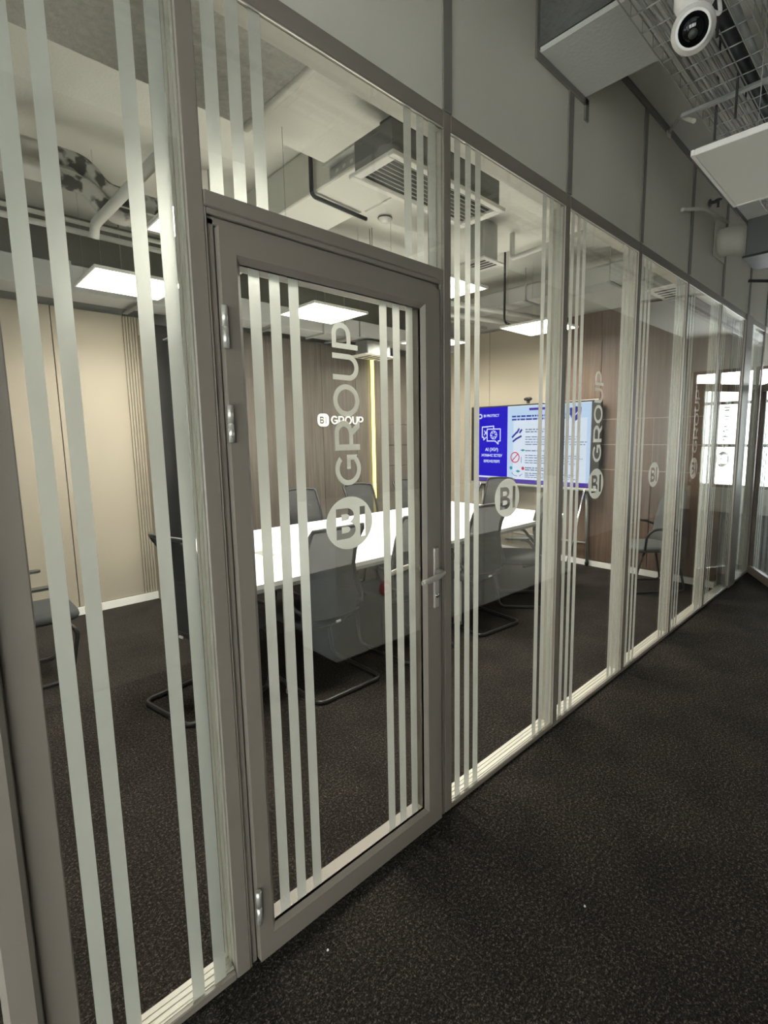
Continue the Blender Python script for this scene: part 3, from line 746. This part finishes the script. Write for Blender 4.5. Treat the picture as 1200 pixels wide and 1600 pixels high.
# ------------------------------------------------------------------ table
tb = thing('meeting_table', 'long white meeting table in the middle of the room', 'table', (0, 0, 0))
tp = MB(); tp.plate([[(.58, 1.31), (2.395, 1.31), (2.395, 2.95), (.88, 2.95), (.86, 2.93)]], lambda a, b, t: (a, b, .725+t), .027); tp.build('tabletop', M_TABLE, tb)
tp = MB(); tp.plate([roundrect(2.40, 4.25, 1.31, 2.95, .02, 4)], lambda a, b, t: (a, b, .725+t), .027); tp.build('tabletop', M_TABLE, tb)
for a, a2, b in ((.60, .90, 2.39), (2.405, 2.405, 4.245)):
    MB().box(a, b, 1.318, 1.345, .700, .7245).build('apron', M_TABLEEDGE, tb); MB().box(a2, b, 2.915, 2.942, .700, .7245).build('apron', M_TABLEEDGE, tb)
for x in (.93, 2.34, 2.52, 4.02):
    for y in (1.36, 2.90):
        l = MB(); l.bbox(x-.025, x+.025, y-.025, y+.025, .03, .7, .004); l = l.build('leg', M_WHITE, tb)
        MB().bbox(x-.028, x+.028, y-.028, y+.028, 0.001, .03, .003).build('foot', M_GALV, l)
    MB().bbox(x-.02, x+.02, 1.386, 2.874, .655, .70, .003).build('cross_bar', M_WHITE, tb)
MB().bbox(.95, 4.0, 1.98, 2.28, .56, .60, .004).build('wire_trough', M_DARKMETAL, tb)
for x in (1.135, 3.0):
    ht = MB(); ht.bbox(x-.045, x+.045, 1.90, 2.12, .7521, .7555, .001); ht.build('cable_hatch', M_GALV, tb)

# ------------------------------------------------------------------ chairs
def chair_proto(name, label, grp):
    """origin on the floor under the seat, faces +y"""
    t = thing(name, label, 'chair', (0, 0, 0), 0, grp)
    # sled base
    pts = [(.21, .20, .40), (.235, .26, .33), (.24, .20, .0145), (.24, -.34, .0145), (-.24, -.34, .0145), (-.24, .20, .0145), (-.235, .26, .33), (-.21, .20, .40)]
    MB().tube(smoothpath(pts, .06, 6), .0135, 10).build('sled_base', M_BLACKTUBE, t)
    # seat
    st_ = MB(); prof = [(.400, .80), (.408, .97), (.43, 1.0), (.455, .98), (.468, .9), (.472, .6)]
    rr = roundrect(-.24, .24, -.17, .29, .08, 5); cy = .06
    vs = []; fs = []
    for z, k in prof: vs += [(x*k, cy+(y-cy)*k, z) for x, y in rr]
    n = len(rr)
    for i in range(len(prof)-1):
        for j in range(n): fs.append((i*n+j, i*n+(j+1) % n, (i+1)*n+(j+1) % n, (i+1)*n+j))
    fs.append(tuple(range(n-1, -1, -1))); fs.append(tuple((len(prof)-1)*n+j for j in range(n)))
    st_.add(vs, fs, True).build('seat', M_SEAT, t)
    # backrest surface
    ZS = [(.36, -.07, .10), (.40, -.155, .17), (.46, -.20, .215), (.55, -.205, .222), (.65, -.185, .205), (.76, -.185, .190), (.86, -.21, .188), (.96, -.255, .192), (1.02, -.285, .195), (1.045, -.297, .185)]
    rows = []; NJ = 11
    for z, y, hw in ZS:
        rows.append([(hw*u, y + .055*(u*u) - .01, z - .012*(u*u if z > 1 else 0)) for u in [(-1+2*j/(NJ-1)) for j in range(NJ)]])
    MB().grid(rows, .004).build('backrest', M_MESH, t)
    bd = [r[0] for r in rows] + rows[-1][1:-1] + [r[-1] for r in reversed(rows)] + rows[0][::-1][1:-1]
    MB().tube(bd, .013, 8, closed=True).build('back_frame', M_BLACK, t)
    lowrim = MB(); lowrim.grid([[(x*1.01, y-.006, z) for x, y, z in rows[0]], [(x*1.01, y-.008, z) for x, y, z in rows[1]], [(x*1.01, y-.007, z) for x, y, z in rows[2]]], .006)
    lowrim.build('back_shell', M_BLACK, t)
    MB().bbox(-.018, .018, -.222, -.214, .425, .440, .002).build('care_tag', M_LOGO, t)
    for s_ in (-1, 1):
        pts = smoothpath([(s_*.205, -.19, .50), (s_*.265, -.12, .55), (s_*.27, -.05, .645), (s_*.27, .02, .655)], .05, 5)
        a_ = MB(); a_.tube(pts, [.014]*len(pts), 8); a_ = a_.build('arm', M_BLACK, t)
        pd = MB(); pr = [(x+s_*.275, y) for x, y in roundrect(-.035, .035, -.06, .16, .034, 5)]
        pd.plate([pr], lambda a, b, q: (a, b, .655+q), .016); pd.build('arm_pad', M_DARKMETAL, a_)
    return t
G1 = 'black mesh conference chairs around the white table'
proto = chair_proto('conference_chair', 'black mesh chair whose back stands before the BI badge on the door', G1)
proto.location = (1.20, 1.44, 0)
for x, y, rz, lab in (
    (.62, 1.72, -PI/2+.18, 'black mesh chair at the near left end of the table, turned along it'),
    (1.93, 1.43, 0, 'black mesh chair behind the stripes left of the door handle'),
    (2.70, 1.36, -.10, 'black mesh chair below the BI badge of the pane right of the door'),
    (3.42, 1.34, .65, 'black mesh chair at the right end of the near row, turned sideways'),
    (1.40, 3.06, PI+.2, 'black mesh chair across the table, leftmost, mostly hidden by the door post'),
    (2.24, 3.06, PI, 'black mesh chair across the table, behind the left stripes of the door'),
    (2.99, 3.06, PI-.1, 'black mesh chair across the table, just left of the yellow light strip'),
    (3.76, 3.06, PI, 'black mesh chair across the table, right of the yellow light strip'),
    (4.50, 2.50, PI/2+.1, 'black mesh chair at the far right end of the table, beside the display'),
    (-.20, 2.80, -PI/2, 'black mesh chair against the beige wall at the left edge of the picture')):
    copy_tree(proto, (x, y, 0), rz, lab)

gcx = thing('visitor_chair', 'grey upholstered visitor chair with sled legs against the wood end wall', 'chair', (4.72, .60, 0), .85)
rows = []
for z, y, hw in [(.45, -.17, .20), (.55, -.215, .23), (.70, -.245, .235), (.85, -.275, .225), (.98, -.30, .19), (1.03, -.31, .13)]:
    rows.append([(hw*u, y+.07*u*u, z) for u in [(-1+2*j/10) for j in range(11)]])
MB().grid(rows, .03).build('backrest', M_GREYSHELL, gcx)
stv = MB(); rr = roundrect(-.23, .23, -.19, .28, .08, 5); vs = []; fs = []; pr = [(.41, .85), (.42, .98), (.445, 1), (.465, .95), (.472, .7)]
for z, k in pr: vs += [(x*k, .04+(y-.04)*k, z) for x, y in rr]
n = len(rr)
for i in range(len(pr)-1):
    for j in range(n): fs.append((i*n+j, i*n+(j+1) % n, (i+1)*n+(j+1) % n, (i+1)*n+j))
fs.append(tuple(range(n-1, -1, -1))); fs.append(tuple((len(pr)-1)*n+j for j in range(n)))
stv.add(vs, fs, True).build('seat', M_GREYSHELL, gcx)
for s_ in (-1, 1):
    MB().tube(smoothpath([(s_*.20, .18, .415), (s_*.225, .24, .30), (s_*.23, .30, .0125), (s_*.23, -.24, .0125), (s_*.215, -.15, .40)], .05, 5), .0115, 9).build('leg_frame', M_BLACKTUBE, gcx)
    MB().tube(smoothpath([(s_*.225, -.20, .60), (s_*.275, -.05, .665), (s_*.28, .14, .655), (s_*.27, .20, .60), (s_*.245, .20, .445)], .05, 5), .013, 8).build('arm', M_BLACK, gcx)

# ------------------------------------------------------------------ display on stand
tv = thing('display', 'large screen on a wheeled stand showing a blue and white slide', 'screen', (5.0, 2.275, 0))
y0, y1, z0, z1 = -.945, .945, .925, 1.985     # relative y
MB().bbox(-.0, .05, y0, y1, z0, z1, .006).build('housing', M_BLACK, tv)
bz = MB()
SY0, SY1, SZ0, SZ1 = -.835, .845, .965, 1.968
for a in ((y0+.002, SY0, z0+.03, z1-.002), (SY1, y1-.002, z0+.03, z1-.002), (SY0, SY1, SZ1, z1-.002), (SY0, SY1, z0+.03, SZ0)): bz.box(-.004, -.0005, a[0], a[1], a[2], a[3])
bz.build('bezel', M_BLACK, tv)
MB().bbox(-.016, .0, y0+.01, y1-.01, z0, z0+.03, .004).build('lower_bar', M_GALV, tv)
MB().bbox(-.004, .045, y0+.03, -.2, z1+.0005, z1+.006, .002).build('top_edge', M_WHITE, tv)
scr = MB().box(-.002, -.0006, SY0, SY1, SZ0, SZ1).build('screen_glass', M_SCRW, tv)
# slide artwork: s runs 0..1 left to right as seen (that is from +y to -y), t 0..1 upward
def sy(s): return SY1 - (SY1-SY0)*s
def sz(t): return SZ0 + (SZ1-SZ0)*t
def quad(mb, s0, s1, t0, t1, d=.0025): mb.box(-d-.0004, -d, sy(s1), sy(s0), sz(t0), sz(t1))
def fit(pts, mb, d=.003): mb.plate([pts], lambda a, b, q: (-d-q, sy(a), sz(b)), .0004)
q = MB(); quad(q, 0, .305, .055, 1); q.build('blue_column', M_BLUE, scr)
q = MB(); quad(q, 0, 1, 0, .05); q.build('footer_band', M_SCRPUR, scr)
q = MB(); quad(q, .0, .30, .0525, .072, .0030); q.build('footer_line', M_SCRW, scr)
q = MB(); quad(q, .31, 1, .82, .99, .0024); quad(q, .31, .36, .05, .82, .0024); quad(q, .97, 1, .05, .82, .0024); q.build('pale_border', M_SKYB, scr)
def ln(mb, pts, w_, d=.0034):
    for (a, b), (c, e) in zip(pts[:-1], pts[1:]):
        A = Vector((sy(a), sz(b))); B = Vector((sy(c), sz(e))); dd = (B-A).normalized(); nn = Vector((-dd.y, dd.x))*w_; A = A-dd*w_*.8; B = B+dd*w_*.8
        vs = [A+nn, B+nn, B-nn, A-nn]
        mb.add([(-d, v_.x, v_.y) for v_ in vs] + [(-d-.0004, v_.x, v_.y) for v_ in vs], [(0, 1, 2, 3), (7, 6, 5, 4), (0, 4, 5, 1), (1, 5, 6, 2), (2, 6, 7, 3), (3, 7, 4, 0)])
q = MB()
ln(q, [(.11, .74), (.055, .74), (.055, .60), (.07, .60), (.07, .565), (.095, .60)], .007)
ln(q, [(.055, .74), (.17, .75), (.17, .72)], .007)
ln(q, [(.105, .71), (.235, .71), (.235, .55), (.215, .55), (.215, .51), (.185, .55), (.105, .55), (.105, .71)], .007)
ln(q, [(.085, .66), (.098, .66)], .006); ln(q, [(.075, .69), (.095, .64)], .005); ln(q, [(.075, .63), (.095, .685)], .005)
for k in range(6):
    a = k*PI/3; cx, cz = .17, .63
    ln(q, [(cx+.014*math.cos(a), cz+.026*math.sin(a)), (cx+.033*math.cos(a+.55), cz+.058*math.sin(a+.55)), (cx+.033*math.cos(a+1.25), cz+.058*math.sin(a+1.25)), (cx+.014*math.cos(a+1.0), cz+.026*math.sin(a+1.0))], .004)
q.build('speech_bubbles', M_SCRW, scr)
q = MB(); ln(q, [(.012, .935), (.012, .86), (.04, .86), (.05, .875), (.05, .895), (.04, .91), (.014, .91)], .008); q.build('corner_mark', M_SCRW, scr)
def text(body, s, t, size, mat, name, par, align='CENTER', bold=0.0):
    cu = bpy.data.curves.new('text', 'FONT'); cu.body = body; cu.size = size; cu.align_x = align; cu.align_y = 'CENTER'; cu.offset = bold; cu.extrude = .0002; cu.resolution_u = 3
    o = bpy.data.objects.new('text', cu); COL.objects.link(o)
    dg = bpy.context.evaluated_depsgraph_get(); me = bpy.data.meshes.new_from_object(o.evaluated_get(dg))
    COL.objects.unlink(o); bpy.data.objects.remove(o)
    # text plane: local x -> -y, local y -> z, facing -x
    me.transform(Matrix(((0, 0, -1, -.0036), (-1, 0, 0, sy(s)), (0, 1, 0, sz(t)), (0, 0, 0, 1))))
    me.materials.clear(); me.materials.append(mat)
    ob = bpy.data.objects.new(name, me); COL.objects.link(ob); ob.parent = par
    return ob
text('BI PROTECT', .068, .888, .048, M_SCRW, 'slide_text', scr, 'LEFT', .0012)
text('AI (ЖИ)', .152, .432, .062, M_SCRW, 'slide_text', scr, 'CENTER', .0012)
text('ЖҰМЫС ІСТЕУ', .152, .352, .047, M_SCRW, 'slide_text', scr, 'CENTER', .0015)
text('ЕРЕЖЕЛЕРІ', .152, .272, .047, M_SCRW, 'slide_text', scr, 'CENTER', .0015)
# unreadable small print: rows of word-length dashes
def rows_of(mb, s0, s1, ts, h_, seed, d=.003):
    rg = random.Random(seed)
    for t in ts:
        s = s0; e = s1 - rg.random()*.10
        while s < e:
            w_ = .014 + rg.random()*.045; quad(mb, s, min(e, s+w_), t-h_/2, t+h_/2, d); s += w_ + .007
q = MB(); quad(q, .50, .70, .935, .965, .0032); q.build('header_label', M_SCRPUR, scr)
q = MB(); rows_of(q, .345, .86, (.865, .825), .020, 3); q.build('heading_print', M_SCRNAVY, scr)
q = MB()
rows_of(q, .47, .78, (.695, .665), .014, 4); rows_of(q, .47, .985, (.60, .57, .535, .505), .011, 5)
rows_of(q, .47, .80, (.425,), .014, 6); rows_of(q, .47, .955, (.365, .335, .30, .27), .011, 7)
rows_of(q, .47, .74, (.205, .178), .014, 8); rows_of(q, .47, .93, (.135, .11, .085), .011, 9)
q.build('small_print', M_SCRTXT, scr)
q = MB(); sh = [(.835, .94), (.88, .955), (.925, .94), (.922, .86), (.905, .81), (.88, .785), (.855, .81), (.838, .86)]; fit(sh, q); q.build('shield', M_SCRNAVY, scr)
q = MB(); ln(q, [(.862, .868), (.876, .848), (.90, .895)], .006, .0042); q.build('tick', M_SCRW, scr)
q = MB()
ln(q, [(.345+.0, .0), (.345, .0)], .0001) if False else None
cc = [(.378+.038*math.cos(a*PI/14), .335+.064*math.sin(a*PI/14)) for a in range(29)]
ln(q, cc, .0065); ln(q, [(.352, .29), (.404, .38)], .0065); q.build('prohibition_ring', M_SCRRED, scr)
q = MB(); fit([(.342+.013*math.cos(a*PI/8), .195+.022*math.sin(a*PI/8)) for a in range(16)], q); fit([(.425, .43), (.45, .445), (.47, .43), (.448, .415)], q); fit([(.385, .155), (.405, .172), (.43, .155), (.407, .138)], q); q.build('teal_icon', M_SCRTEAL, scr)
q = MB(); fit([(.452+.013*math.cos(a*PI/8), .195+.022*math.sin(a*PI/8)) for a in range(16)], q); q.build('red_dot', M_SCRRED, scr)
q = MB()
for a, b, c, e in ((.352, .60, .39, .66), (.385, .575, .43, .61), (.395, .66, .41, .70), (.42, .66, .435, .69), (.36, .545, .385, .575)): ln(q, [(a, b), (c, e)], .012)
q.build('blue_icon', M_SCRNAVY, scr)
q = MB()
for a, b, c, e in ((.35, .13, .37, .10), (.37, .10, .40, .09), (.42, .09, .445, .12), (.435, .34, .435, .27)): ln(q, [(a, b), (c, e)], .004)
q.build('grey_icon', M_SCRTXT, scr)
# stand
for s_, nm in ((-1, 'r'), (1, 'l')):
    yy = s_*.80
    f = MB(); f.tube([(.03, yy*.97, 1.0), (-.42, yy, .06)], .019, 10); f.build('front_leg', M_CHROME, tv)
    f = MB(); f.tube([(.055, yy*.97, 1.0), (.075, yy, .06)], .019, 10); f.build('rear_leg', M_GALV, tv)
    for x in (-.42, .07):
        c_ = MB(); c_.lathe([(0, -.014), (.028, -.014), (.032, 0), (.028, .014), (0, .014)], (x, yy, .033), (0, 1, 0), 14); c_.build('caster', M_BLACK, tv)
MB().tube([(.062, -.78, .28), (.062, .78, .28)], .014, 8).build('cross_bar', M_GALV, tv)

wc = thing('webcam', 'small dark webcam with two lenses on top of the screen', 'camera', (5.0, 2.30, 1.992))
MB().bbox(-.03, .03, -.055, .055, .03, .075, .02).build('body', M_BLACK, wc)
MB().bbox(-.018, .018, -.018, .018, 0, .032, .006).build('foot', M_BLACK, wc)
for y in (-.028, .028): MB().lathe([(0, .003), (.014, .003), (.017, 0)], (-.0302, y, .052), (-1, 0, 0), 14).build('lens', M_LENS, wc)

# ------------------------------------------------------------------ corridor: cable tray, camera, duct
ct = thing('cable_tray', 'wire mesh cable tray hanging under the corridor ceiling', 'cable tray', (0, 0, 0))
TY0, TY1, TZ = -.76, -.46, 3.0
lw = MB()
for y in [TY0+i*.05 for i in range(7)]: lw.tube([(-2.5, y, TZ), (9.5, y, TZ)], .0025, 5, caps=False)
for y in (TY0, TY1):
    for z in (TZ+.05, TZ+.1): lw.tube([(-2.5, y, z), (9.5, y, z)], .0025, 5, caps=False)
lw.build('long_wires', M_WIRE, ct)
cross = None
for i in range(78):
    x = -1.2 + i*.10
    if cross is None:
        m_ = MB(); m_.tube([(0, TY0, TZ+.115), (0, TY0, TZ+.003), (0, TY1, TZ+.003), (0, TY1, TZ+.115)], .0025, 5); cross = m_.build('cross_wire', M_WIRE, ct); cross.location.x = x
    else:
        o = cross.copy(); COL.objects.link(o); o.parent = ct; o.location.x = x
for x, y, zb in ((1.20, TY0-.02, 2.86), (1.92, -.64, 2.86), (1.42, -.70, 2.88), (2.03, -.535, 2.86), (2.9, TY1+.03, 2.9), (2.9, TY0-.03, 2.9), (4.2, TY1+.03, 2.95), (4.2, TY0-.03, 2.95)):
    MB().tube([(x, y, zb), (x, y, 3.199 if 1.46 < x < 1.88 else 3.5)], .005, 6).build('threaded_rod', M_DARKMETAL, ct)
for x in (-.6, 1.98, 4.2):
    MB().bbox(x-.012, x+.012, TY0-.05, TY1+.05, TZ-.019, TZ-.004, .003).build('support_bar', M_GALV, ct)
rg = random.Random(4)
for i in range(9):
    y = TY1-.030-i*.0165; pts = [(-2.4+k*.6, y+rg.uniform(-.004, .004), TZ+.014+rg.uniform(0, .006)) for k in range(20)]
    tag(MB().tube(pts, .0078, 7).build('data_cable', M_CABLEG), 'grey data cable lying in the wire tray of the corridor', 'cable', 'grey data cables in the wire tray')
tag(MB().tube([(-2.4+k*.6, TY0+.092+rg.uniform(-.006, .006), TZ+.032) for k in range(20)], .027, 10).build('power_cable', M_CABLEB), 'thick black power cable in the wire tray', 'cable')
tag(MB().tube([(-2.4+k*.6, TY0+.04+rg.uniform(-.004, .004), TZ+.018) for k in range(20)], .013, 8).build('power_cable', M_GALV), 'thin steel-grey cable beside the thick black one in the wire tray', 'cable')

sc = thing('security_camera', 'white dome security camera with black lens under the cable tray', 'security camera', (1.225, -.69, 2.765))
d = Vector((-1.815, -.60, -1.23)).normalized()
MB().lathe([(0, .2305), (.055, .2305), (.058, .22), (.058, .12), (.05, .105), (.02, .10)], (0, 0, 0), (0, 0, 1), 24).build('mount', M_WHITE, sc)
bl = MB(); prof = [(.0001, -.052)] + [(.058*math.cos(a), .058*math.sin(a)) for a in [(-62+k*8.5)*PI/180 for k in range(18)]] + [(.0001, .058)]
prof = [(.041, .047), (.046, .050), (.0505, .045)] + [(.062*math.sin(t), .062*math.cos(t)) for t in [(50+k*10)*PI/180 for k in range(13)]] + [(.0001, -.062)]
bl.lathe(prof, (0, 0, .045), d, 28); bl.build('ball_housing', M_WHITE, sc)
MB().lathe([(.0001, .040), (.042, .040), (.0425, .036)], (0, 0, .045), d, 24).build('front_window', M_LENS, sc)
MB().lathe([(.0001, .0425), (.012, .0425), (.013, .0395)], Vector((0, 0, .045))+Vector((0, 0, -.012)), d, 16).build('lens', M_DARKMETAL, sc)
MB().tube(smoothpath([(.05, -.02, .12), (.09, -.05, .10), (.08, -.03, .2275)], .03), .006, 7).build('lead', M_WHITE, sc)

eb = thing('duct_elbow', 'beige painted duct elbow turning out of the fascia wall in the corridor', 'duct', (0, 0, 0))
MB().tube(smoothpath([(4.16, -.012, 3.10), (4.16, -.10, 3.10), (4.20, -.2145, 3.06)], .05), .105, 22).build('elbow', M_FASCIA, eb)
MB().bbox(4.0, 4.30, -.0115, -.0065, 2.97, 3.22, .002).build('collar', M_FASCIA, eb)
db = thing('damper_box', 'dark galvanised damper box with actuator at the end of the duct elbow', 'duct box', (4.225, -.33, 2.925))
MB().bbox(-.18, .18, -.10, .114, 0, .265, .006).build('casing', M_ACBODY, db)
MB().bbox(-.12, .10, -.118, -.1005, .05, .22, .005).build('actuator', M_DARKMETAL, db)
MB().lathe([(0, .008), (.045, .008), (.05, 0)], (-.02, -.1182, .14), (0, -1, 0), 18).build('dial', M_BLACK, db)
MB().bbox(-.2, .2, -.125, .13, -.018, -.001, .003).build('flange', M_DARKMETAL, db)
for sx in (-.17, .17): MB().tube([(sx, -.106, .0), (sx, -.106, .574)], .004, 6).build('hanger', M_WIRE, db)

sp = thing('sprinkler', 'small dark sprinkler head on the fascia wall beside the unlit corridor panel', 'sprinkler', (3.86, -.0045, 3.315))
MB().lathe([(.0001, .0), (.03, .0), (.03, .006), (.012, .012), (.012, .05), (.0001, .05)], (0, 0, 0), (0, -1, 0), 14).build('escutcheon', M_DARKMETAL, sp)
MB().lathe([(.0001, .0), (.026, -.003), (.028, -.012), (.009, -.015), (.007, -.05), (.012, -.055), (.0001, -.06)], (0, -.055, .012), (0, 0, 1), 14).build('head', M_DARKMETAL, sp)
br = thing('tray_bracket', 'angled bracket arm from the fascia wall to the cable tray', 'bracket', (0, 0, 0))
MB().tube(smoothpath([(2.94, -.012, 3.452), (2.71, -.15, 3.388), (2.05, -.44, 2.985)], .04), .010, 8).build('arm', M_FASCIA, br)
MB().bbox(2.91, 2.97, -.014, -.0065, 3.425, 3.4545, .002).build('wall_plate', M_FASCIA, br)
pipe('conduit', 'thin painted pipe crossing the fascia wall behind the corridor panel', [(3.25, -.012, 3.09), (3.55, -.06, 3.17), (3.98, -.10, 3.185)], .012, M_FASCIA, .05)
pipe('conduit', 'black cable sagging out of the corridor by the damper box', [(5.1, -.02, 3.0), (5.0, -.25, 2.93), (4.95, -.9, 2.96)], .014, M_CABLEB, .08)

# low white cabinets along the other side of the corridor (mirrored in the glass)
for i in range(4):
    x = 1.335 + i*.82
    t = thing('low_cabinet', 'white low office cabinet across the corridor, unit %s from the door' % ['one', 'two', 'three', 'four'][i], 'cabinet', (x, -1.42, 0), 0, 'low cabinets across the corridor')
    MB().bbox(0, .815, -.44, -.02, .03, 1.12, .004).build('body', M_CABINET, t)
    MB().bbox(.01, .805, -.40, -.04, .0, .03, .002).build('plinth', M_BLACK, t)
    for k in (0, 1):
        dd = MB(); dd.bbox(.004+k*.406, .404+k*.406, -.0195, -.001, .04, 1.11, .003); dd = dd.build('door', M_CABINET, t)
        MB().bbox(.36+k*.07, .37+k*.07, -.0005, .012, .55, .70, .002).build('pull', M_GALV, dd)
rs = thing('round_sign', 'round red sign with a white mark on the cabinet front', 'sign', (1.77, -1.408, .475))
MB().lathe([(.0001, .006), (.058, .006), (.06, 0)], (0, 0, 0), (0, 1, 0), 28).build('disc', M_RED, rs)
cm = MB(); cm.plate([arc(0, 0, .034, .034, 50, 310, 20) + arc(0, 0, .020, .020, 310, 50, 20)], lambda a, b, t: (-a, .0065+t, b), .002); cm.build('mark', M_LOGO, rs)

# crumbs of paper on the corridor carpet
for x, y, lab in ((.165, -.12, 'tiny white crumb on the carpet by the lower door hinge'), (.86, -.62, 'tiny white crumb on the corridor carpet at the bottom right')):
    tag(MB().lathe([(.0001, 0), (.004, .001), (.003, .004), (.0001, .005)], (x, y, 0), (0, 0, 1), 7).build('paper_crumb', M_LOGO), lab, 'crumb')
